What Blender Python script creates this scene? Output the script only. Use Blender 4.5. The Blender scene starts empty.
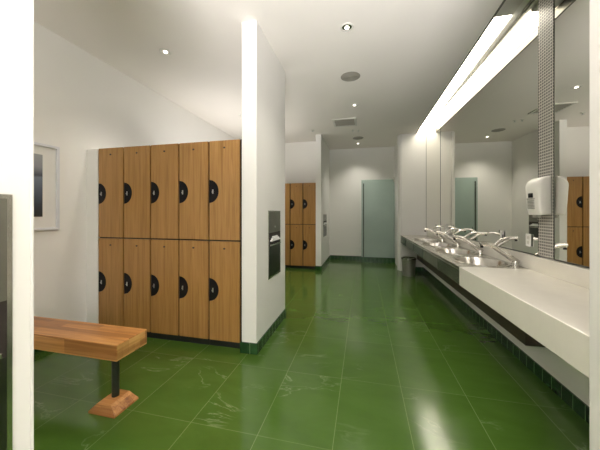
import bpy, bmesh, math, random
from mathutils import Vector, Matrix
random.seed(4)
S = bpy.context.scene
C = S.collection
PI = math.pi

# ------------------------------------------------------------------ materials
def newmat(name):
    m = bpy.data.materials.new(name); m.use_nodes = True
    nt = m.node_tree; nt.nodes.clear()
    out = nt.nodes.new('ShaderNodeOutputMaterial')
    b = nt.nodes.new('ShaderNodeBsdfPrincipled')
    nt.links.new(b.outputs[0], out.inputs[0])
    return m, nt, b, out

def N(nt, t, **kw):
    n = nt.nodes.new(t)
    for k, v in kw.items(): setattr(n, k, v)
    return n

def ramp(nt, stops, interp='LINEAR'):
    r = N(nt, 'ShaderNodeValToRGB'); e = r.color_ramp.elements
    r.color_ramp.interpolation = interp
    e[0].position, e[0].color = stops[0][0], (*stops[0][1], 1)
    e[1].position, e[1].color = stops[-1][0], (*stops[-1][1], 1)
    for p, c in stops[1:-1]:
        k = e.new(p); k.color = (*c, 1)
    return r

def mapping(nt, scale=(1, 1, 1), loc=(0, 0, 0), rot=(0, 0, 0), world=False):
    if world:
        src = N(nt, 'ShaderNodeNewGeometry').outputs['Position']
    else:
        src = N(nt, 'ShaderNodeTexCoord').outputs['Object']
    mp = N(nt, 'ShaderNodeMapping')
    mp.inputs['Scale'].default_value = scale; mp.inputs['Location'].default_value = loc
    mp.inputs['Rotation'].default_value = rot
    nt.links.new(src, mp.inputs[0]); return mp.outputs[0]

def noise(nt, vec, scale, detail=3, rough=.5, dist=0):
    n = N(nt, 'ShaderNodeTexNoise'); nt.links.new(vec, n.inputs['Vector'])
    n.inputs['Scale'].default_value = scale; n.inputs['Detail'].default_value = detail
    n.inputs['Roughness'].default_value = rough; n.inputs['Distortion'].default_value = dist
    return n.outputs['Fac']

def bump(nt, b, h, strength=.1, dist=.01):
    n = N(nt, 'ShaderNodeBump'); n.inputs['Strength'].default_value = strength
    n.inputs['Distance'].default_value = dist
    nt.links.new(h, n.inputs['Height']); nt.links.new(n.outputs[0], b.inputs['Normal'])

def mix(nt, fac, a, c, mode='MIX'):
    m = N(nt, 'ShaderNodeMix', data_type='RGBA', blend_type=mode)
    for i, v in ((0, fac), (6, a), (7, c)):
        if hasattr(v, 'links'): nt.links.new(v, m.inputs[i])
        else: m.inputs[i].default_value = v if i == 0 else (*v, 1)
    return m.outputs[2]

def mathn(nt, op, a, c=None, d=None):
    m = N(nt, 'ShaderNodeMath', operation=op)
    for i, v in enumerate((a, c, d)):
        if v is None: continue
        if hasattr(v, 'links'): nt.links.new(v, m.inputs[i])
        else: m.inputs[i].default_value = v
    return m.outputs[0]

def plain(name, col, rough=.5, metal=0, var=.06, scale=6, bmp=.0, coat=0, spec=.5):
    m, nt, b, o = newmat(name)
    v = mapping(nt); f = noise(nt, v, scale, 4)
    r = ramp(nt, [(.3, tuple(max(0, x * (1 - var)) for x in col)), (.7, tuple(min(1, x * (1 + var)) for x in col))])
    nt.links.new(f, r.inputs[0]); nt.links.new(r.outputs[0], b.inputs['Base Color'])
    b.inputs['Roughness'].default_value = rough; b.inputs['Metallic'].default_value = metal
    b.inputs['Coat Weight'].default_value = coat; b.inputs['Specular IOR Level'].default_value = spec
    if bmp: bump(nt, b, noise(nt, v, scale * 30, 3), bmp, .002)
    return m

M = {}
M['wall'] = plain('wall_paint', (.87, .855, .815), .55, var=.015, scale=1.5, bmp=.05)
M['ceil'] = plain('ceiling_paint', (.88, .83, .77), .7, var=.015, scale=1.2, bmp=.04)
M['trim'] = plain('white_gloss_trim', (.80, .79, .75), .3, var=.02)
M['frame_white'] = plain('white_frame_paint', (.72, .73, .76), .4, var=.02)
M['counter'] = plain('cream_solid_surface', (.83, .80, .71), .16, var=.02, scale=12)
M['steel_deck'] = plain('satin_steel_deck', (.66, .64, .58), .27, .85, var=.06, scale=9)
M['steel'] = plain('stainless_steel', (.62, .60, .56), .22, 1, var=.08, scale=20)
M['steel_dark'] = plain('dark_brushed_steel', (.10, .105, .095), .3, 1, var=.15, scale=5)
M['chrome'] = plain('polished_chrome', (.72, .70, .66), .1, 1, var=.03)
M['black'] = plain('black_plastic', (.008, .007, .008), .6, var=.2, spec=.2)
M['blackish'] = plain('dark_void', (.02, .014, .012), .6, var=.2)
M['toe'] = plain('black_rubber_base', (.012, .014, .012), .45, var=.2)
M['apron'] = plain('dark_olive_laminate', (.055, .062, .045), .25, 0, var=.2, scale=3, spec=.7)
M['apron_reflect'] = plain('olive_laminate_reflect', (.13, .135, .105), .3, 0, var=.15, scale=3)  # greyer copy of the apron olive; reflections put into the colour
M['brown'] = plain('dark_brown_laminate', (.06, .043, .03), .45, var=.15)
M['shell'] = plain('white_abs_plastic', (.90, .885, .83), .28, var=.01)
M['greyplastic'] = plain('grey_plastic', (.40, .40, .36), .45, var=.05)
M['vent'] = plain('grey_vent_enamel', (.34, .32, .27), .5, var=.05)
M['ventwhite'] = plain('white_vent_enamel', (.72, .70, .64), .45, var=.03)
M['post'] = plain('painted_steel_post', (.045, .05, .04), .35, .6, var=.15)
M['paper'] = plain('white_paper', (.8, .8, .78), .8, var=.03)
M['silver'] = plain('lock_metal', (.62, .62, .6), .3, .9, var=.05)
M['rubber'] = plain('grey_steel_edge', (.14, .14, .12), .4, .5)

def wood_mat(name, c1, c2, c3, axis='Z', sc=1.0, rough=.35, strips=0, seed=0):
    m, nt, b, o = newmat(name)
    st = {'Z': (34, 34, 1.2), 'X': (1.2, 34, 34), 'Y': (34, 1.2, 34)}[axis]
    oi = N(nt, 'ShaderNodeObjectInfo')
    v0 = mapping(nt, tuple(s * sc for s in st), (seed, seed * 2.1, 0))
    add = N(nt, 'ShaderNodeVectorMath', operation='ADD'); sc_ = mathn(nt, 'MULTIPLY', oi.outputs['Random'], 40.0)
    cmb = N(nt, 'ShaderNodeCombineXYZ')
    for i in range(3): nt.links.new(sc_, cmb.inputs[i])
    nt.links.new(v0, add.inputs[0]); nt.links.new(cmb.outputs[0], add.inputs[1])
    f = noise(nt, add.outputs[0], 1.0, 6, .62, 1.2)
    r = ramp(nt, [(.28, c1), (.5, c2), (.74, c3)])
    nt.links.new(f, r.inputs[0]); col = r.outputs[0]
    if strips:
        v = mapping(nt)
        sep = N(nt, 'ShaderNodeSeparateXYZ'); nt.links.new(v, sep.inputs[0])
        # edge-glued boards: boards stacked across the width, staggered along the length
        yy = mathn(nt, 'MULTIPLY', sep.outputs[1], 22); yi = mathn(nt, 'FLOOR', yy)
        zz = mathn(nt, 'FLOOR', mathn(nt, 'MULTIPLY', sep.outputs[2], 22))
        xx = mathn(nt, 'FLOOR', mathn(nt, 'ADD', mathn(nt, 'MULTIPLY', sep.outputs[0], 2.1), mathn(nt, 'MULTIPLY', yi, .37)))
        cc = N(nt, 'ShaderNodeCombineXYZ')
        nt.links.new(xx, cc.inputs[0]); nt.links.new(yi, cc.inputs[1]); nt.links.new(zz, cc.inputs[2])
        wn = N(nt, 'ShaderNodeTexWhiteNoise'); nt.links.new(cc.outputs[0], wn.inputs[0])
        sr = ramp(nt, [(0, (.50, .40, .33)), (.5, (.88, .84, .8)), (1, (1.0, 1.0, 1.0))])
        nt.links.new(wn.outputs[0], sr.inputs[0])
        col = mix(nt, 1.0, col, sr.outputs[0], 'MULTIPLY')
    nt.links.new(col, b.inputs['Base Color'])
    b.inputs['Roughness'].default_value = rough
    bump(nt, b, f, .08, .002)
    return m
M['door'] = wood_mat('bamboo_veneer', (.29, .145, .040), (.40, .208, .062), (.48, .265, .09), 'Z', 1.0, .34)
M['body'] = wood_mat('locker_carcass_veneer', (.24, .115, .03), (.34, .17, .052), (.42, .22, .08), 'Z', 1, .4)
M['bench'] = wood_mat('butcher_block_oak', (.30, .115, .03), (.58, .275, .085), (.74, .41, .15), 'X', 1.0, .3, strips=1)
M['bench_end'] = wood_mat('oak_end_grain', (.40, .19, .05), (.66, .38, .13), (.80, .52, .22), 'Y', .8, .4, strips=1)

# green marble floor tiles
def floor_mat():
    m, nt, b, o = newmat('green_marble_tile')
    pos = mapping(nt, world=True)
    sep = N(nt, 'ShaderNodeSeparateXYZ'); nt.links.new(pos, sep.inputs[0])
    TX, TY, OX, OY = .438, .66, .164, -.16
    u = mathn(nt, 'DIVIDE', mathn(nt, 'ADD', sep.outputs[0], OX + 40 * TX), TX)
    w = mathn(nt, 'DIVIDE', mathn(nt, 'ADD', sep.outputs[1], OY + 40 * TY), TY)
    def edge(t, size, wd):
        fr = mathn(nt, 'FRACT', t)
        d = mathn(nt, 'MINIMUM', fr, mathn(nt, 'SUBTRACT', 1.0, fr))
        return mathn(nt, 'LESS_THAN', mathn(nt, 'MULTIPLY', d, size), wd)
    g = mathn(nt, 'MAXIMUM', edge(u, TX, .0020), mathn(nt, 'MULTIPLY', edge(w, TY, .0022), .6))
    cc = N(nt, 'ShaderNodeCombineXYZ')
    nt.links.new(mathn(nt, 'FLOOR', u), cc.inputs[0]); nt.links.new(mathn(nt, 'FLOOR', w), cc.inputs[1])
    wn = N(nt, 'ShaderNodeTexWhiteNoise'); nt.links.new(cc.outputs[0], wn.inputs[0])
    # per tile offset so the veins break at the joints
    va = N(nt, 'ShaderNodeVectorMath', operation='MULTIPLY_ADD')
    nt.links.new(wn.outputs['Color'], va.inputs[0]); va.inputs[1].default_value = (9, 9, 9); nt.links.new(pos, va.inputs[2])
    rot = N(nt, 'ShaderNodeMapping'); rot.inputs['Rotation'].default_value = (0, 0, .7); rot.inputs['Scale'].default_value = (1.0, 2.6, 1)
    nt.links.new(va.outputs[0], rot.inputs[0])
    f = noise(nt, rot.outputs[0], 1.3, 6, .55, .9)
    vein = mathn(nt, 'ABSOLUTE', mathn(nt, 'SUBTRACT', f, .5))
    vr = ramp(nt, [(0, (1, 1, 1)), (.006, (.3, .3, .3)), (.016, (0, 0, 0))]); nt.links.new(vein, vr.inputs[0])
    msk = ramp(nt, [(.54, (0, 0, 0)), (.68, (1, 1, 1))]); nt.links.new(noise(nt, va.outputs[0], 2.3, 2), msk.inputs[0])
    vf = mathn(nt, 'MULTIPLY', vr.outputs[0], msk.outputs[0])
    cl = ramp(nt, [(.25, (.052, .112, .016)), (.5, (.062, .130, .019)), (.78, (.074, .148, .025))])
    nt.links.new(noise(nt, rot.outputs[0], 2.2, 6, .6, .5), cl.inputs[0])
    tv = ramp(nt, [(0, (.93, .93, .93)), (1, (1.05, 1.05, 1.05))]); nt.links.new(wn.outputs[0], tv.inputs[0])
    col = mix(nt, 1.0, cl.outputs[0], tv.outputs[0], 'MULTIPLY')
    col = mix(nt, mathn(nt, 'MULTIPLY', vf, .32), col, (.42, .48, .28))
    col = mix(nt, mathn(nt, 'MULTIPLY', g, .42), col, (.30, .36, .17))
    nt.links.new(col, b.inputs['Base Color'])
    rr = ramp(nt, [(.3, (.11, .11, .11)), (.7, (.18, .18, .18))]); nt.links.new(noise(nt, pos, 3, 4), rr.inputs[0])
    nt.links.new(rr.outputs[0], b.inputs['Roughness'])
    b.inputs['IOR'].default_value = 1.55
    b.inputs['Specular IOR Level'].default_value = .5
    bump(nt, b, noise(nt, pos, 2.5, 2), .04, .02)
    return m
M['floor'] = floor_mat()

def base_tile():
    m, nt, b, o = newmat('green_marble_base_tile')
    pos = mapping(nt, world=True)
    sep = N(nt, 'ShaderNodeSeparateXYZ'); nt.links.new(pos, sep.inputs[0])
    t = mathn(nt, 'DIVIDE', mathn(nt, 'ADD', mathn(nt, 'ADD', sep.outputs[0], sep.outputs[1]), 20), .1)
    fr = mathn(nt, 'FRACT', t)
    g = mathn(nt, 'LESS_THAN', fr, .04)
    cl = ramp(nt, [(.3, (.010, .040, .012)), (.7, (.026, .085, .026))]); nt.links.new(noise(nt, pos, 9, 5), cl.inputs[0])
    col = mix(nt, mathn(nt, 'MULTIPLY', g, .8), cl.outputs[0], (.22, .32, .16))
    nt.links.new(col, b.inputs['Base Color']); b.inputs['Roughness'].default_value = .2
    return m
M['base'] = base_tile()

def mosaic_mat():
    m, nt, b, o = newmat('grey_mosaic')
    pos = mapping(nt, world=True)
    sep = N(nt, 'ShaderNodeSeparateXYZ'); nt.links.new(pos, sep.inputs[0])
    P = .0245
    def fr(s, off): return mathn(nt, 'FRACT', mathn(nt, 'DIVIDE', mathn(nt, 'ADD', s, off), P))
    def lt(x, wd):
        d = mathn(nt, 'ABSOLUTE', mathn(nt, 'SUBTRACT', x, .5)); return mathn(nt, 'GREATER_THAN', d, .5 - wd)
    g = mathn(nt, 'MAXIMUM', lt(fr(sep.outputs[1], 10.0), .17), lt(fr(sep.outputs[2], 10.0), .17))
    col = mix(nt, g, (.075, .070, .070), (.62, .59, .53))
    nt.links.new(col, b.inputs['Base Color']); b.inputs['Roughness'].default_value = .3
    return m
M['mosaic'] = mosaic_mat()

m, nt, b, o = newmat('silvered_mirror')
b.inputs['Base Color'].default_value = (.96, .95, .90, 1); b.inputs['Metallic'].default_value = 1
v = mapping(nt); r = ramp(nt, [(.3, (.004,) * 3), (.7, (.02,) * 3)]); nt.links.new(noise(nt, v, 2), r.inputs[0]); nt.links.new(r.outputs[0], b.inputs['Roughness'])
M['mirror'] = m

m, nt, b, o = newmat('frosted_green_glass')
tr = N(nt, 'ShaderNodeBsdfTransparent'); tr.inputs[0].default_value = (.72, .84, .79, 1)
b.inputs['Base Color'].default_value = (.40, .50, .455, 1); b.inputs['Roughness'].default_value = .25
v = mapping(nt); r = ramp(nt, [(.3, (.50, .60, .55)), (.7, (.58, .68, .62))]); nt.links.new(noise(nt, v, 1.5), r.inputs[0]); nt.links.new(r.outputs[0], b.inputs['Base Color'])
ms = N(nt, 'ShaderNodeMixShader'); ms.inputs[0].default_value = .62
nt.links.new(tr.outputs[0], ms.inputs[1]); nt.links.new(b.outputs[0], ms.inputs[2]); nt.links.new(ms.outputs[0], o.inputs[0])
M['glass'] = m

def emit(name, col, st):
    m, nt, b, o = newmat(name)
    v = mapping(nt); r = ramp(nt, [(.3, tuple(x * .97 for x in col)), (.7, col)]); nt.links.new(noise(nt, v, 5), r.inputs[0])
    nt.links.new(r.outputs[0], b.inputs['Emission Color']); b.inputs['Emission Strength'].default_value = st
    b.inputs['Base Color'].default_value = (*col, 1)
    return m
M['lamp'] = emit('fluorescent_diffuser', (1.0, .92, .77), 7)
M['tube'] = emit('fluorescent_tube', (1.0, .93, .78), 5.5)
M['bulb'] = emit('halogen_bulb', (1.0, .93, .80), 3.5)

def art_mat():
    m, nt, b, o = newmat('seascape_print')
    v = mapping(nt, world=True); sep = N(nt, 'ShaderNodeSeparateXYZ'); nt.links.new(v, sep.inputs[0])
    z = mathn(nt, 'ADD', mathn(nt, 'DIVIDE', mathn(nt, 'SUBTRACT', sep.outputs[2], 1.27), .58),
              mathn(nt, 'MULTIPLY', mathn(nt, 'SUBTRACT', noise(nt, v, 7, 4), .5), .08))
    r = ramp(nt, [(0, (.03, .035, .04)), (.2, (.05, .065, .085)), (.45, (.12, .15, .20)), (.62, (.20, .24, .30)), (.66, (.085, .10, .13)), (.8, (.30, .32, .35)), (1, (.38, .40, .42))])
    nt.links.new(z, r.inputs[0]); nt.links.new(r.outputs[0], b.inputs['Base Color']); b.inputs['Roughness'].default_value = .15
    return m
M['art'] = art_mat()

# mesh wire look of the bin
M['bin'] = plain('perforated_grey_metal', (.30, .29, .25), .4, .6, var=.2, scale=60)

# ------------------------------------------------------------------ mesh helpers
class MB:
    def __init__(s): s.bm = bmesh.new()
    def box(s, x0, x1, y0, y1, z0, z1, bev=0, seg=2):
        r = bmesh.ops.create_cube(s.bm, size=1.0)
        vs = r['verts']
        for v in vs:
            v.co = Vector(((x0 + x1) / 2 + v.co.x * (x1 - x0), (y0 + y1) / 2 + v.co.y * (y1 - y0), (z0 + z1) / 2 + v.co.z * (z1 - z0)))
        if bev:
            es = list({e for v in vs for e in v.link_edges})
            bmesh.ops.bevel(s.bm, geom=es, offset=bev, segments=seg, affect='EDGES', profile=.5)
        return s
    def tube(s, pts, r, n=16, caps=True):
        pts = [Vector(p) for p in pts]; rings = []
        rs = r if isinstance(r, (list, tuple)) else [r] * len(pts)
        up = None
        for i, p in enumerate(pts):
            a = pts[max(0, i - 1)]; b_ = pts[min(len(pts) - 1, i + 1)]
            d = (b_ - a).normalized()
            if up is None:
                up = Vector((0, 0, 1)) if abs(d.z) < .9 else Vector((1, 0, 0))
            sx = d.cross(up).normalized(); up = sx.cross(d).normalized()
            rings.append([s.bm.verts.new(p + (sx * math.cos(t) + up * math.sin(t)) * rs[i]) for t in (2 * PI * k / n for k in range(n))])
        for A, B in zip(rings, rings[1:]):
            for k in range(n): s.bm.faces.new((A[k], A[(k + 1) % n], B[(k + 1) % n], B[k]))
        if caps:
            s.bm.faces.new(rings[0][::-1]); s.bm.faces.new(rings[-1])
        return s
    def lathe(s, prof, c=(0, 0, 0), n=32, ex=1, ey=1, closed=False):
        rings = []
        for (r, z) in prof:
            rings.append([s.bm.verts.new((c[0] + r * ex * math.cos(2 * PI * k / n), c[1] + r * ey * math.sin(2 * PI * k / n), c[2] + z)) for k in range(n)] if r > 1e-6
                         else [s.bm.verts.new((c[0], c[1], c[2] + z))])
        prs = list(zip(rings, rings[1:])) + ([(rings[-1], rings[0])] if closed else [])
        for A, B in prs:
            for k in range(n):
                k2 = (k + 1) % n
                if len(A) == 1 and len(B) == 1: continue
                if len(A) == 1: s.bm.faces.new((A[0], B[k2], B[k]))
                elif len(B) == 1: s.bm.faces.new((A[k], A[k2], B[0]))
                else: s.bm.faces.new((A[k], A[k2], B[k2], B[k]))
        return s
    def prism(s, poly, axis, a0, a1, bev=0):
        """poly: 2D points in the plane across `axis`, extruded from a0 to a1"""
        def P(p, a):
            return {'X': (a, p[0], p[1]), 'Y': (p[0], a, p[1]), 'Z': (p[0], p[1], a)}[axis]
        A = [s.bm.verts.new(P(p, a0)) for p in poly]; B = [s.bm.verts.new(P(p, a1)) for p in poly]
        n = len(poly); fs = [s.bm.faces.new(A), s.bm.faces.new(B[::-1])]
        for k in range(n): fs.append(s.bm.faces.new((A[k], B[k], B[(k + 1) % n], A[(k + 1) % n])))
        if bev:
            es = list(fs[0].edges) + list(fs[1].edges)
            bmesh.ops.bevel(s.bm, geom=es, offset=bev, segments=3, affect='EDGES', profile=.5)
        return s
    def build(s, name, mat, parent=None, smooth=False, loc=None):
        bmesh.ops.recalc_face_normals(s.bm, faces=s.bm.faces)
        me = bpy.data.meshes.new(name); s.bm.to_mesh(me); s.bm.free()
        o = bpy.data.objects.new(name, me); C.objects.link(o)
        for mm in (mat if isinstance(mat, list) else [mat]): me.materials.append(mm)
        if parent: o.parent = parent
        if loc: o.location = loc
        if smooth:
            me.polygons.foreach_set('use_smooth', [True] * len(me.polygons))
            try: me.set_sharp_from_angle(angle=math.radians(38))
            except Exception: pass
        return o

def tag(o, label, cat, group=None):
    o['label'] = label; o['category'] = cat
    if group: o['group'] = group
    return o
def thing(name, label, cat, loc=(0, 0, 0), rz=0, group=None):
    o = bpy.data.objects.new(name, None); C.objects.link(o)
    o.empty_display_size = .05
    o.location = loc; o.rotation_euler = (0, 0, rz); return tag(o, label, cat, group)
def struct(name, mb, mat, parent=None):
    o = mb.build(name, mat, parent)
    if not parent: o['kind'] = 'structure'
    return o
def dup(root, loc, label):
    kids = list(root.children)
    r = root.copy(); C.objects.link(r); r.location = loc; r['label'] = label
    for ch in kids:
        c = ch.copy(); C.objects.link(c); c.parent = r
        for g in ch.children:
            d = g.copy(); C.objects.link(d); d.parent = c
    return r

CEIL = 3.08
XL, XM = -2.97, 1.44
# ------------------------------------------------------------------ shell
struct('floor', MB().box(-3.13, 1.75, -2.6, 7.8, -.06, 0), M['floor'])
ce = MB().box(-3.13, 1.16, -2.6, 7.8, CEIL, CEIL + .18)
ce.box(1.16, 1.75, -2.6, 1.31, CEIL, CEIL + .18)
ce.box(1.16, 1.75, 6.45, 7.8, CEIL, CEIL + .18)
ce.box(1.16, 1.75, 1.31, 6.45, CEIL + .14, CEIL + .18)
struct('ceiling', ce, M['ceil'])
struct('wall_left', MB().box(-3.13, XL, -2.6, 7.8, 0, CEIL), M['wall'])
struct('wall_back', MB().box(XL, 1.75, -2.7, -2.6, 0, CEIL + .1), M['wall'])
struct('wall_far', MB().box(XL, 1.75, 7.6, 7.7, 0, CEIL), M['wall'])
struct('wall_right', MB().box(XM + .024, 1.75, 1.31, 6.45, 0, CEIL + .14), M['wall'])
struct('wall_near_pier', MB().box(.876, 1.75, .95, 1.31, 0, CEIL, .006), M['wall'])
struct('wall_near_right', MB().box(1.65, 1.75, -2.6, .95, 0, CEIL), M['wall'])
struct('wall_far_pier', MB().box(.81, 1.75, 6.45, 7.6, 0, CEIL, .004), M['wall'])
struct('wall_left_jamb', MB().box(-1.09, -.97, -.5, .606, 0, CEIL, .004), M['wall'])
struct('wall_pillar', MB().box(-1.103, -.955, 2.33, 3.27, 0, CEIL, .004), M['wall'])
struct('wall_stub', MB().box(-1.045, -.92, 6.05, 7.6, 0, CEIL, .004), M['wall'])
struct('wall_behind_far_lockers', MB().box(XL, -1.045, 6.60, 6.68, 0, CEIL), M['wall'])
struct('wall_under_counter', MB().box(1.36, XM + .012, 1.31, 6.45, 0, .632), M['wall'])
# base tiles
def bb(name, *a): struct('baseboard_' + name, MB().box(*a, .002), M['base'])
b1 = MB().box(-1.113, -.943, 2.318, 3.282, 0, .10, .002); struct('baseboard_pillar', b1, M['base'])
b1 = MB().box(-1.057, -.908, 6.038, 7.59, 0, .10, .002); struct('baseboard_stub', b1, M['base'])
bb('far', -.905, .79, 7.585, 7.6, 0, .115)
bb('left', XL, XL + .012, -2.6, 2.36, 0, .10)
bb('under_counter', 1.346, 1.36, 1.31, 6.44, 0, .098)
b1 = MB().box(.895, 1.346, 6.436, 6.45, 0, .10, .002); struct('baseboard_far_pier', b1, M['base'])
# far pier corner trim: two painted posts
struct('trim_1', MB().box(.765, .81, 6.47, 6.56, 0, CEIL - .02, .004), M['trim'])
struct('trim_2', MB().box(.80, .855, 6.405, 6.45, 0, CEIL - .02, .004), M['trim'])
# thin edge beads on the foreground jamb
struct('trim_3', MB().box(-1.0, -.966, .604, .611, 0, CEIL, .002), M['trim'])

# made-up window behind the camera; its pane glows as added fill
wf = MB()
for a in ((-2.6, -2.55, .9, 2.7), (1.15, 1.2, .9, 2.7)): wf.box(a[0], a[1], -2.6, -2.56, a[2], a[3], .004)
for z in (.9, 2.65): wf.box(-2.55, 1.15, -2.6, -2.56, z, z + .05, .004)
w1 = struct('fill_window_1', wf, M['trim'])
pn = MB().box(-2.55, 1.15, -2.595, -2.585, .95, 2.65).build('pane', emit('fill_glow_pane', (.92, .96, 1.0), .3), w1)

# ------------------------------------------------------------------ light cove
cv = thing('cove_light', 'long warm glowing light trough in the ceiling above the mirror', 'light fixture', (1.30, 3.9, CEIL))
def L(mb, name, mat, root=None, smooth=False):
    o = mb.build(name, mat, root, smooth)
    if root: o.location = -Vector(root.location)
    return o
L(MB().box(1.162, 1.43, 1.32, 6.44, CEIL + .085, CEIL + .13), 'housing', M['trim'], cv)
for i, (a, c_) in enumerate(((2.92, 4.08), (4.10, 5.25), (5.27, 6.43))):
    L(MB().box(1.18, 1.36, a, c_, CEIL + .066, CEIL + .084, .003), 'diffuser', M['lamp'], cv)
L(MB().box(1.18, 1.36, 1.33, 2.90, CEIL + .066, CEIL + .084, .003), 'blank_panel', M['ventwhite'], cv)['label'] = 'unlit cream end panel'
L(MB().box(1.145, 1.161, 1.32, 6.44, CEIL - .008, CEIL + .08, .002), 'edge_trim', M['rubber'], cv)['label'] = 'thin dark metal edge strip'

# ------------------------------------------------------------------ mirrors
def mirror(y0, y1, label):
    t = thing('wall_mirror', label, 'mirror', (XM, (y0 + y1) / 2, .94), 0, 'mirrors above the counter')
    L(MB().box(XM, XM + .008, y0 + .004, y1 - .004, .945, CEIL + .06), 'mirror_glass', M['mirror'], t)
    f = MB()
    f.box(XM - .004, XM + .01, y0, y0 + .004, .94, CEIL + .06); f.box(XM - .004, XM + .01, y1 - .004, y1, .94, CEIL + .06)
    f.box(XM - .004, XM + .01, y0 + .01, y1 - .01, .935, .945); f.box(XM - .004, XM + .01, y0 + .01, y1 - .01, CEIL + .05, CEIL + .063)
    L(f, 'edge_frame', M['rubber'], t)
mirror(1.315, 2.487, 'frameless mirror panel nearest the camera, right of the mosaic strip, reflecting wooden lockers')
mirror(2.663, 5.40, 'very wide mirror panel between the mosaic strip and the far narrow mirror')
mirror(5.402, 6.445, 'narrow mirror panel at the far end of the counter beside the white pier')

ms = MB().box(XM - .006, XM + .010, 2.49, 2.66, .945, CEIL + .06, .002)
o = ms.build('mosaic_strip', M['mosaic']); tag(o, 'full-height strip of small grey mosaic tiles between two mirrors, behind the white dryer', 'tile strip')

# ------------------------------------------------------------------ hand dryer
hd = thing('hand_dryer', 'white rounded hand dryer mounted on the mosaic strip between mirrors', 'hand dryer', (1.43, 2.575, 1.28))
def rr(pts_arc, x0, x1): pass
def dome(x0, x1, z0, z1, r1, r2, n=8):
    """outline in X-Z: outer edge (x0) rounded at top with r1 and softly at bottom with r2"""
    p = [(x1, z0), (x1, z1)]
    for k in range(n + 1):
        t = PI / 2 * k / n; p.append((x0 + r1 - r1 * math.sin(t), z1 - (r1 * .9) + r1 * .9 * math.cos(t)))
    p.append((x0 + .012, z0 + r2)); p.append((x0 + .025, z0))
    return p
sh = MB().prism(dome(1.335, 1.43, 1.285, 1.592, .085, .05), 'Y', 2.488, 2.665, .016)
L(sh, 'shell', M['shell'], hd, True)
g = MB()
for k in range(6): g.box(1.333, 1.347, 2.55, 2.62, 1.335 + k * .012, 1.341 + k * .012, .001)
L(g, 'air_grille', M['greyplastic'], hd)
L(MB().box(1.330, 1.342, 2.56, 2.61, 1.425, 1.462, .004), 'sensor_window', M['black'], hd)
L(MB().box(1.331, 1.345, 2.54, 2.63, 1.412, 1.420, .002), 'badge_bar', M['greyplastic'], hd)
L(MB().tube([(1.385, 2.56, 1.30), (1.385, 2.56, 1.262)], .014), 'nozzle', M['greyplastic'], hd, True)
L(MB().tube([(1.385, 2.62, 1.30), (1.385, 2.62, 1.262)], .014), 'nozzle', M['greyplastic'], hd, True)
L(MB().box(1.4302, 1.4336, 2.495, 2.655, 1.30, 1.57), 'back_plate', M['greyplastic'], hd)

# ------------------------------------------------------------------ counter
YJ, YN, YF = 2.765, 1.312, 6.448
XC, XB = .865, 1.437
ZT, ZB = .806, .636
ct = thing('countertop', 'long cream washroom counter running under the mirrors, with a dark apron in its far section', 'counter', (1.15, 3.9, ZB))
top = MB()
top.box(XC, XB, YN, YJ, ZB + .0, ZT, .004)
L(top, 'near_slab', M['counter'], ct)
SY = [3.10, 3.85, 4.60, 5.35]; SX, RX, RY = 1.165, .225, .275
sb = MB(); bm = sb.bm
def cell(y0, y1, cy):
    n = 48
    inn, out = [], []
    hx0, hx1, hy0, hy1 = XC - SX, XB - SX, y0 - cy, y1 - cy
    angs = sorted(set([2 * PI * k / n for k in range(n)] + [math.atan2(b_, a) % (2 * PI) for a in (hx0, hx1) for b_ in (hy0, hy1)]))
    for t in angs:
        ca, sa = math.cos(t), math.sin(t)
        k = min([(hx1 if ca > 0 else hx0) / ca if abs(ca) > 1e-9 else 1e9, (hy1 if sa > 0 else hy0) / sa if abs(sa) > 1e-9 else 1e9])
        e = 1 / math.sqrt((ca / RX) ** 2 + (sa / RY) ** 2)
        inn.append((SX + ca * e, cy + sa * e)); out.append((SX + ca * k, cy + sa * k))
    m_ = len(angs)
    vi = [bm.verts.new((*p, ZT)) for p in inn]; vo = [bm.verts.new((*p, ZT)) for p in out]
    wi = [bm.verts.new((*p, ZT - .035)) for p in inn]; wo = [bm.verts.new((*p, ZT - .035)) for p in out]
    for k in range(m_):
        q = (k + 1) % m_
        bm.faces.new((vi[k], vo[k], vo[q], vi[q])); bm.faces.new((wi[k], wi[q], wo[q], wo[k])); bm.faces.new((vi[k], vi[q], wi[q], wi[k]))
        bm.faces.new((vo[k], wo[k], wo[q], vo[q]))
eds = [YJ] + [(a + c_) / 2 for a, c_ in zip(SY, SY[1:])] + [YF]
for i, cy in enumerate(SY): cell(eds[i], eds[i + 1], cy)
L(sb, 'sink_deck', M['steel_deck'], ct)['label'] = 'satin steel deck holding the four sinks'
# dark apron under the lip of the sink section, made of removable panels
pe = [YJ + .004, 3.50, 4.23, 4.96, 5.69, YF - .004]
for i in range(5):
    o = L(MB().box(XC + .006, XC + .026, pe[i] + .003, pe[i + 1] - .003, ZB, ZT - .022, .002), 'apron_panel', M['apron'] if i % 2 == 0 else M['apron_reflect'], ct)
    o['label'] = 'dark olive apron panel' if i % 2 == 0 else 'olive apron panel with reflections put into its greyer colour'
L(MB().box(XC, XC + .028, YJ + .001, YF - .001, ZT - .022, ZT - .0005), 'edge_band', M['steel_deck'], ct)
bs = MB().box(XB - .014, XB, YN, YF, ZT + .0003, .932, .003).build('backsplash', M['counter']); tag(bs, 'low cream backsplash strip between the counter and the mirrors', 'backsplash')


# plumbing enclosure below
pb = MB().box(1.22, 1.3595, 2.43, YF, .275, ZB - .0005, .002)
tag(pb.build('plumbing_enclosure', M['brown']), 'long dark brown box enclosing the pipes under the counter', 'cabinet')

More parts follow.
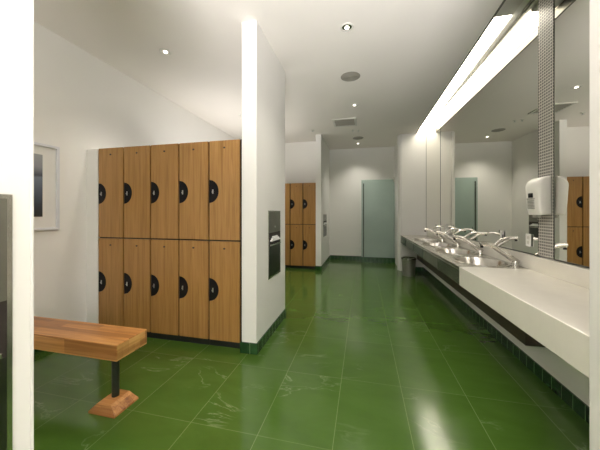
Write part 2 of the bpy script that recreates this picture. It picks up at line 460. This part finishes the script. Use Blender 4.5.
def sink(i, cy, label):
    t = thing('sink_basin', label, 'sink', (SX, cy, ZT), 0, 'oval steel sinks in the counter')
    k = 1.0
    prof = [(1.07, .0005), (1.07, .006), (1.03, .009), (.97, .004), (.93, -.02), (.90, -.07), (.80, -.12), (.55, -.148), (.12, -.155),
            (.12, -.160), (.57, -.154), (.83, -.126), (.94, -.072), (.965, -.02), (.985, .0005)]
    MB().lathe([(r * 1, z) for r, z in prof], (0, 0, 0), 48, RX, RY, closed=True).build('basin', M['steel'], t, True)
    MB().lathe([(0, -.150), (.028, -.150), (.03, -.153), (.03, -.164), (0, -.164)], (0, 0, 0), 24).build('drain', M['chrome'], t, True)
    return t
s0 = sink(0, SY[0], 'oval stainless steel sink nearest the white section of the counter')
for cy, lb in zip(SY[1:], ('second oval steel sink from the white counter section', 'third oval steel sink from the white counter section', 'oval steel sink farthest away, near the white pier')):
    dup(s0, (SX, cy, ZT), lb)

def faucet(cy, label):
    t = thing('faucet', label, 'faucet', (1.403, cy, ZT), 0, 'chrome faucets along the counter')
    MB().lathe([(0, .0), (.034, .0), (.034, .010), (.028, .016), (.026, .048), (.018, .058), (0, .060)], (-.022, 0, 0), 28).build('base', M['chrome'], t, True)
    MB().tube([(.0, 0, .035), (-.05, 0, .071), (-.12, 0, .122), (-.19, 0, .173), (-.215, 0, .190), (-.235, 0, .199), (-.26, 0, .202), (-.31, 0, .203), (-.316, 0, .200)],
              [.024, .026, .025, .0245, .024, .0235, .023, .0215, .014], 20).build('spout', M['steel'], t, True)
    MB().tube([(-.20, 0, .188), (-.17, 0, .215), (-.135, 0, .240), (-.10, 0, .254), (-.06, 0, .259), (-.01, 0, .260)], [.014, .0145, .0145, .014, .0135, .011], 16).build('lever', M['steel'], t, True)
    MB().tube([(-.300, 0, .195), (-.300, 0, .165)], .0135, 14).build('aerator', M['black'], t, True)
    MB().tube([(-.125, 0, .22), (-.125, 0, .292)], .0045, 10).build('pull_rod', M['steel_dark'], t, True)
    return t
FY = [y - .205 for y in SY]
f0 = faucet(FY[0], 'chrome lever faucet at the nearest sink')
for cy, lb in zip(FY[1:], ('chrome lever faucet at the second sink', 'chrome lever faucet at the third sink', 'chrome lever faucet at the farthest sink')):
    dup(f0, (1.403, cy, ZT), lb)

def outlet(y, lb):
    t = thing('power_outlet', lb, 'outlet', (XM, y, 1.06), 0, 'outlets low on the mirror')
    MB().box(-.012, -.0045, -.036, .036, -.055, .055, .003).build('cover_plate', M['shell'], t)
    for z in (-.022, .022): MB().box(-.0135, -.0121, -.016, .016, z - .013, z + .013, .0006).build('socket', M['ventwhite'], t)
    return t
o0 = outlet(2.79, 'small white power outlet low on the mirror beside the mosaic strip')
dup(o0, (XM, 3.24, 1.06), 'small white power outlet on the mirror above the nearest sink')
dup(o0, (XM, 5.05, 1.06), 'small white power outlet on the mirror above the farthest sinks')

# waste bin under far end
wb = thing('waste_bin', 'small grey tapered metal waste bin on the floor under the far end of the counter', 'waste bin', (.925, 5.98, 0))
MB().lathe([(0, .004), (.115, .004), (.138, .36), (.142, .36), (.119, 0), (0, 0)], (0, 0, 0), 32).build('body', M['bin'], wb, True)
MB().lathe([(.136, .345), (.148, .345), (.148, .372), (.136, .372)], (0, 0, 0), 32, closed=True).build('rim', M['steel'], wb, True)

# ------------------------------------------------------------------ lockers
def locker(name, w, d, loc, label, group, H=2.0, base=.067, side_panel=False):
    t = thing(name, label, 'locker', loc, 0, group)          # origin: front left floor corner, front faces -Y
    b_ = MB(); th = .016
    b_.box(0.002, th, .022, d, base, H); b_.box(w - th, w - .002, .022, d, base, H)
    b_.box(th, w - th, .022, d, H - th, H); b_.box(th, w - th, .022, d, base, base + th)
    b_.box(th, w - th, .022, d, (base + H) / 2 - .008, (base + H) / 2 + .008); b_.box(th, w - th, d - .01, d, base, H)
    b_.build('body', M['blackish'], t)
    MB().box(0.001, w - .001, .03, d, 0, base - .001).build('toe_kick', M['toe'], t)
    mid = (base + H) / 2
    for (z0, z1, hz) in ((mid + .007, H - .002, 1.51), (base + .003, mid - .007, .555)):
        x0, x1, R = .014, w - .004, .112
        hz = (z0 + .465 * (z1 - z0)) if H != 2.0 else hz
        poly = [(x0, z0), (x1, z0), (x1, z1), (x0, z1), (x0, hz + R)]
        poly += [(x0 + R * .88 * math.sin(a), hz + R * math.cos(a)) for a in (PI * k / 16 for k in range(1, 16))]
        poly += [(x0, hz - R)]
        dr = MB().prism(poly, 'Y', 0, .02).build('door', M['door'], t)
        cup = [(x0 - .002 + (R - .001) * .88 * math.sin(a), hz + (R - .001) * math.cos(a)) for a in (PI * k / 16 for k in range(17))]
        MB().prism(cup, 'Y', .0015, .0195).build('pull_recess', M['black'], dr)
        MB().box(x0 + .030, x0 + .042, -.003, .0013, hz - .024, hz + .018, .001).tube([(x0 + .036, -.008, hz - .006), (x0 + .036, -.002, hz - .006)], .008, 14).build('lock', M['silver'], dr)
        cx = (x0 + x1) / 2
        pl = MB(); pl.lathe([(0, 0), (.011, 0), (.011, .003), (0, .003)], (0, 0, 0), 20)
        for v in pl.bm.verts: v.co = Vector((cx + v.co.x, -.0005 - v.co.z, z1 - .07 + v.co.y * .8))
        pl.build('number_plate', M['brown'], dr)
    return t
W = .3354
Y0 = 2.36
xs = [-2.811 + i * W for i in range(5)]
lab = ['two-tier wooden locker at the left end of the near bank, against the left wall', 'two-tier wooden locker second from the left in the near bank',
       'two-tier wooden locker in the middle of the near bank', 'two-tier wooden locker second from the right in the near bank',
       'two-tier wooden locker at the right end of the near bank, beside the white pillar']
k0 = locker('locker', W, .45, (xs[0], Y0, 0), lab[0], 'near bank of wooden lockers')
for i in range(1, 5): dup(k0, (xs[i], Y0, 0), lab[i])
struct('trim_4', MB().box(XL, -2.812, Y0 + .004, Y0 + .45, 0, 2.0, .002), M['wall'])
struct('trim_5', MB().box(-1.1335, -1.1035, Y0 + .01, Y0 + .45, 0, 2.0, .002), M['blackish'])
fw = .31
fx = [-1.058 - fw * (i + 1) for i in range(5)]
flab = ['two-tier wooden locker at the right end of the far bank, beside the stub wall', 'two-tier wooden locker in the far bank, second from the stub wall',
        'two-tier wooden locker in the far bank, third from the stub wall, behind the pillar', 'two-tier wooden locker in the far bank, fourth from the stub wall, behind the pillar',
        'two-tier wooden locker in the far bank, fifth from the stub wall, behind the pillar']
q0 = locker('locker', fw, .45, (fx[0], 6.14, 0), flab[0], 'far bank of wooden lockers', H=2.0)
for i in range(1, 5): dup(q0, (fx[i], 6.14, 0), flab[i])

# ------------------------------------------------------------------ bench
bn = thing('bench', 'thick butcher-block wooden bench on a steel post, in front of the left wall', 'bench', (-1.63, 1.52, 0))
def LB(mb, name, mat, smooth=False): return L(mb, name, mat, bn, smooth)
seat = MB().box(-2.85, -1.524, 1.405, 1.655, .352, .46, .006)
o = LB(seat, 'seat', M['bench']); o.data.materials.append(M['bench_end'])
for p in o.data.polygons:
    if p.normal.x > .95: p.material_index = 1
for px in (-1.635, -2.70):
    LB(MB().tube([(px, 1.50, .03), (px, 1.50, .352)], .0225, 24), 'leg', M['post'], True)
    f = MB(); bm_ = f.bm
    lo = [bm_.verts.new((px + a * .105, 1.49 + b_ * .095, 0)) for a, b_ in ((-1, -1), (1, -1), (1, 1), (-1, 1))]
    mi = [bm_.verts.new((px + a * .103, 1.49 + b_ * .093, .012)) for a, b_ in ((-1, -1), (1, -1), (1, 1), (-1, 1))]
    hi = [bm_.verts.new((px + a * .05, 1.49 + b_ * .072, .062)) for a, b_ in ((-1, -1), (1, -1), (1, 1), (-1, 1))]
    bm_.faces.new(lo[::-1]); bm_.faces.new(hi)
    for A, B in ((lo, mi), (mi, hi)):
        for k in range(4): bm_.faces.new((A[k], A[(k + 1) % 4], B[(k + 1) % 4], B[k]))
    LB(f, 'foot', M['bench'])

# ------------------------------------------------------------------ picture on the left wall
pc = thing('framed_picture', 'framed dark blue seascape picture in a wide white mat on the left wall', 'picture', (XL, 1.68, 1.13))
fr = MB(); X0, X1 = XL + .0005, XL + .03
fr.box(X0, X1, 1.28, 1.30, 1.135, 1.955, .003).box(X0, X1, 2.05, 2.075, 1.135, 1.955, .003).box(X0, X1, 1.30, 2.05, 1.135, 1.16, .003).box(X0, X1, 1.30, 2.05, 1.93, 1.955, .003)
L(fr, 'frame', M['frame_white'], pc)
L(MB().box(X0, X0 + .012, 1.30, 2.05, 1.16, 1.93), 'mat', M['trim'], pc)
L(MB().box(X0 + .012, X0 + .016, 1.40, 1.935, 1.265, 1.85), 'print', M['art'], pc)

# ------------------------------------------------------------------ towel dispensers (recessed units)
def dispenser(x, y0, y1, z0, z1, label, big=True, grp='recessed towel dispensers'):
    t = thing('towel_dispenser', label, 'towel dispenser', (x, (y0 + y1) / 2, z0), 0, grp)
    f = MB(); e = .012
    f.box(x, x + .006, y0, y0 + e, z0, z1).box(x, x + .006, y1 - e, y1, z0, z1).box(x, x + .006, y0 + e, y1 - e, z0, z0 + e).box(x, x + .006, y0 + e, y1 - e, z1 - e, z1)
    L(f, 'frame', M['steel'], t)
    zm = z0 + (z1 - z0) * .47
    zs = z0 + (z1 - z0) * .56
    L(MB().box(x, x + .005, y0 + e, y1 - e, zs + .08, z1 - e), 'upper_door', M['steel_up'], t)
    L(MB().box(x, x + .004, y0 + e, y1 - e, z0 + e, zm), 'waste_door', M['steel_dark'], t)
    L(MB().box(x, x + .003, y0 + e, y1 - e, zm, zs + .08), 'recess_shade_plate', M['blackish'], t)  # flat plate; shade of the opening put into its dark colour
    if big:
        L(MB().box(x + .003, x + .022, y0 + .03, y1 - .03, zm + .005, zm + .022, .003), 'shelf_lip', M['steel'], t)
        p = MB()
        for k in range(3): p.box(x + .0035, x + .024 - k * .004, y0 + .05 + k * .03, y1 - .05 - k * .04, zs - .012 + k * .018, zs + .004 + k * .018, .003)
        L(p, 'paper_towels', M['paper'], t)
        L(MB().tube([(x + .004, (y0 + y1) / 2, zs + .14), (x + .012, (y0 + y1) / 2, zs + .14)], .009, 14), 'keyhole', M['silver'], t, True)
    return t
M['steel_up'] = plain('brushed_grey_steel', (.23, .225, .19), .35, .85, var=.12, scale=4)
dispenser(-.9548, 2.64, 3.05, .61, 1.325, 'dark stainless recessed paper towel and waste unit on the pillar')
dispenser(-.9698, .05, .558, .5, 1.352, 'tall grey steel recessed towel unit cut off by the left edge, on the foreground jamb')
dispenser(-.9198, 6.34, 6.95, .72, 1.27, 'small grey towel dispenser on the stub wall at the corridor end')

# tiny sidewall sprinkler on the pillar's left edge
sp = thing('sidewall_sprinkler', 'tiny white sprinkler nozzle high on the left edge of the white pillar', 'sprinkler', (-1.1025, 2.38, 2.235))
MB().tube([(0, 0, 0), (-.02, 0, 0)], .014, 14).build('flange', M['shell'], sp, True)
MB().tube([(-.02, 0, 0), (-.05, 0, 0)], .007, 12).build('nozzle', M['shell'], sp, True)

# ------------------------------------------------------------------ glass partition
gp = thing('glass_partition', 'frosted green glass partition in front of the far wall', 'glass screen', (.36, 7.34, 0))
L(MB().box(-.04, .79, 7.335, 7.347, .14, 2.17, .002), 'glass_pane', M['glass'], gp)
L(MB().box(.0, .025, 7.325, 7.334, .14, 2.08, .002), 'pull_bar', M['post'], gp)['label'] = 'dark vertical pull bar'
L(MB().box(.765, .789, 7.31, 7.334, 2.10, 2.22, .004), 'hinge', M['steel'], gp)
L(MB().box(-.045, .80, 7.30, 7.38, 0, .14, .003), 'curb', M['base'], gp)['label'] = 'dark green tiled curb'

# ------------------------------------------------------------------ ceiling fittings
def downlight(x, y, label):
    t = thing('downlight', label, 'ceiling light', (x, y, CEIL), 0, 'recessed ceiling downlights')
    MB().lathe([(.048, -.0005), (.062, -.0005), (.062, -.004), (.050, -.008), (.046, -.004)], (0, 0, 0), 32, closed=True).build('trim_ring', M['ventwhite'], t, True)
    MB().lathe([(0, -.001), (.046, -.001), (.046, -.003), (0, -.006)], (0, 0, 0), 24).build('lens', M['steel'], t, True)
    MB().lathe([(0, -.0065), (.022, -.0065), (.018, -.012), (0, -.014)], (0, 0, 0), 20).build('bulb', M['bulb'], t, True)
    return t
DL = [(-2.12, 2.56, 'round downlight in the ceiling above the near lockers'),
      (-.15, 2.62, 'round downlight in the corridor ceiling nearest the camera'),
      (-.135, 4.53, 'round downlight in the corridor ceiling between the speaker and the air vent'),
      (-.125, 7.05, 'round downlight in the corridor ceiling nearest the far wall')]
d0 = downlight(*DL[0])
for d in DL[1:]: dup(d0, (d[0], d[1], CEIL), d[2])

def speaker(x, y, r, label):
    t = thing('ceiling_speaker', label, 'speaker', (x, y, CEIL), 0, 'round ceiling speakers')
    MB().lathe([(r * .9, -.0005), (r, -.0005), (r, -.004), (r * .93, -.007), (r * .9, -.004)], (0, 0, 0), 40, closed=True).build('rim', M['vent'], t, True)
    g = MB().lathe([(0, -.001), (r * .9, -.001), (r * .9, -.003), (0, -.004)], (0, 0, 0), 40)
    for k in range(1, 6): g.lathe([(r * .15 * k, -.004), (r * .15 * k + .004, -.004), (r * .15 * k + .002, -.006)], (0, 0, 0), 40, closed=True)
    g.build('grille', M['vent'], t)
    return t
e0 = speaker(-.16, 3.58, .125, 'round grey speaker grille in the corridor ceiling, the larger nearer one')
dup(e0, (-.115, 6.55, CEIL), 'round grey speaker grille in the ceiling beyond the air vent')

vt = thing('air_vent', 'square white ceiling air vent with slats in the corridor', 'vent', (-.345, 5.35, CEIL))
vf = MB(); a = .225
for (x0, x1, y0, y1) in ((-a, a, -a, -a + .035), (-a, a, a - .035, a), (-a, -a + .035, -a + .035, a - .035), (a - .035, a, -a + .035, a - .035)):
    vf.box(x0, x1, y0, y1, -.018, -.0005, .003)
vf.build('frame', M['ventwhite'], vt)
MB().box(-a + .035, a - .035, -a + .035, a - .035, -.003, -.0005).build('duct_shade_plate', M['brown'], vt)  # flat plate whose dark colour stands for the shade inside the duct
for k in range(6):
    y = -.15 + k * .06
    s = MB().prism([(y - .018, -.004), (y + .012, -.019), (y + .016, -.017), (y - .014, -.002)], 'X', -a + .036, a - .036)
    s.build('slat', M['vent'], vt)

def sensor(x, y, r, name, label, cat):
    t = thing(name, label, cat, (x, y, CEIL), 0)
    MB().lathe([(0, -.0005), (r, -.0005), (r, -.006), (r * .6, -.010), (0, -.010)], (0, 0, 0), 20).build('escutcheon', M['ventwhite'], t, True)
    MB().lathe([(0, -.0105), (r * .35, -.0105), (r * .3, -.03), (r * .7, -.034), (0, -.036)], (0, 0, 0), 16).build('head', M['silver'], t, True)
    return t
sensor(-1.05, 5.7, .035, 'ceiling_sprinkler', 'small sprinkler head in the ceiling left of the air vent', 'sprinkler')
sensor(-.21, 5.90, .03, 'ceiling_sprinkler', 'small sprinkler head just beyond the air vent, the left of two', 'sprinkler')
sensor(-.10, 5.93, .03, 'ceiling_sprinkler', 'small sprinkler head just beyond the air vent, the right of two', 'sprinkler')

# the mirror wall is not quite parallel to the corridor: turn everything on it together
PHI = .013
piv = Matrix.Translation((1.44, 2.6, 0)) @ Matrix.Rotation(PHI, 4, 'Z') @ Matrix.Translation((-1.44, -2.6, 0))
piv2 = Matrix.Translation((1.44, 2.6, 0)) @ Matrix.Rotation(.021, 4, 'Z') @ Matrix.Translation((-1.44, -2.6, 0))
RIGHT = ('wall_right', 'wall_under_counter', 'baseboard_under_counter', 'wall_mirror', 'mosaic_strip', 'hand_dryer', 'countertop', 'backsplash',
         'plumbing_enclosure', 'sink_basin', 'faucet', 'power_outlet')
for o in list(C.objects):
    if o.parent is None and o.name.split('.')[0] in RIGHT:
        base = Matrix.Translation(o.location) @ Matrix.Rotation(o.rotation_euler.z, 4, 'Z')
        m_ = (piv2 if o.name.split('.')[0] in ('wall_mirror', 'mosaic_strip', 'hand_dryer', 'power_outlet') else piv) @ base
        o.location = m_.to_translation(); o.rotation_euler = m_.to_euler()
# ------------------------------------------------------------------ lights
def area(name, loc, size, rot, power, col):
    l = bpy.data.lights.new(name, 'AREA'); l.shape = 'RECTANGLE'; l.size, l.size_y = size; l.energy = power; l.color = col
    o = bpy.data.objects.new(name, l); C.objects.link(o); o.location = loc; o.rotation_euler = rot; return o
def spot(name, loc, power, ang=110, col=(1, .94, .85)):
    l = bpy.data.lights.new(name, 'SPOT'); l.energy = power; l.spot_size = math.radians(ang); l.spot_blend = .8; l.shadow_soft_size = .05; l.color = col
    o = bpy.data.objects.new(name, l); C.objects.link(o); o.location = loc; return o
area('rear_fill', (-.7, -2.5, 1.8), (3.6, 1.7), (PI / 2 + math.radians(38), 0, 0), 5, (1, .97, .95))  # added fill lamp behind the camera, no known source there
fl = area('bounce_fill', (.45, -2.1, .7), (1.6, .8), (PI - math.radians(38), math.radians(-4), 0), 96, (1, .97, .99))  # added upward lamp out of view, brightens the ceiling
fl.data.spread = math.radians(84)
fl = area('alcove_fill', (-2.2, 4.6, 2.1), (1.2, 2.4), (PI, 0, 0), 10, (1, .96, .93))  # added lamp without a fixture, hidden behind the lockers, lifts the alcove ceiling
for (x, y) in [(d[0], d[1]) for d in DL]:
    spot('downlight_lamp', (x, y, CEIL - .02), 30)
spot('downlight_lamp', (-2.2, 5.2, CEIL - .02), 45)
w = bpy.data.worlds.new('world'); S.world = w; w.use_nodes = True
w.node_tree.nodes['Background'].inputs[0].default_value = (.9, .93, 1, 1)
w.node_tree.nodes['Background'].inputs[1].default_value = .3

# ------------------------------------------------------------------ camera
cam = bpy.data.cameras.new('camera'); co = bpy.data.objects.new('camera', cam); C.objects.link(co)
cam.sensor_width = 36; cam.lens = 36 * 270 / 600; cam.shift_y = -12 / 600; cam.clip_start = .02
co.location = (0, 0, 1.3); co.rotation_euler = (PI / 2, 0, math.atan(63 / 270))
S.camera = co
S.view_settings.view_transform = 'Standard'; S.view_settings.look = 'None'; S.view_settings.gamma = 1
S.view_settings.exposure = .72; S.view_settings.use_curve_mapping = False
S.cycles.use_denoising = True
S.cycles.max_bounces = 10; S.cycles.diffuse_bounces = 5; S.cycles.glossy_bounces = 5
S.cycles.sample_clamp_indirect = 6; S.cycles.caustics_reflective = False; S.cycles.caustics_refractive = False
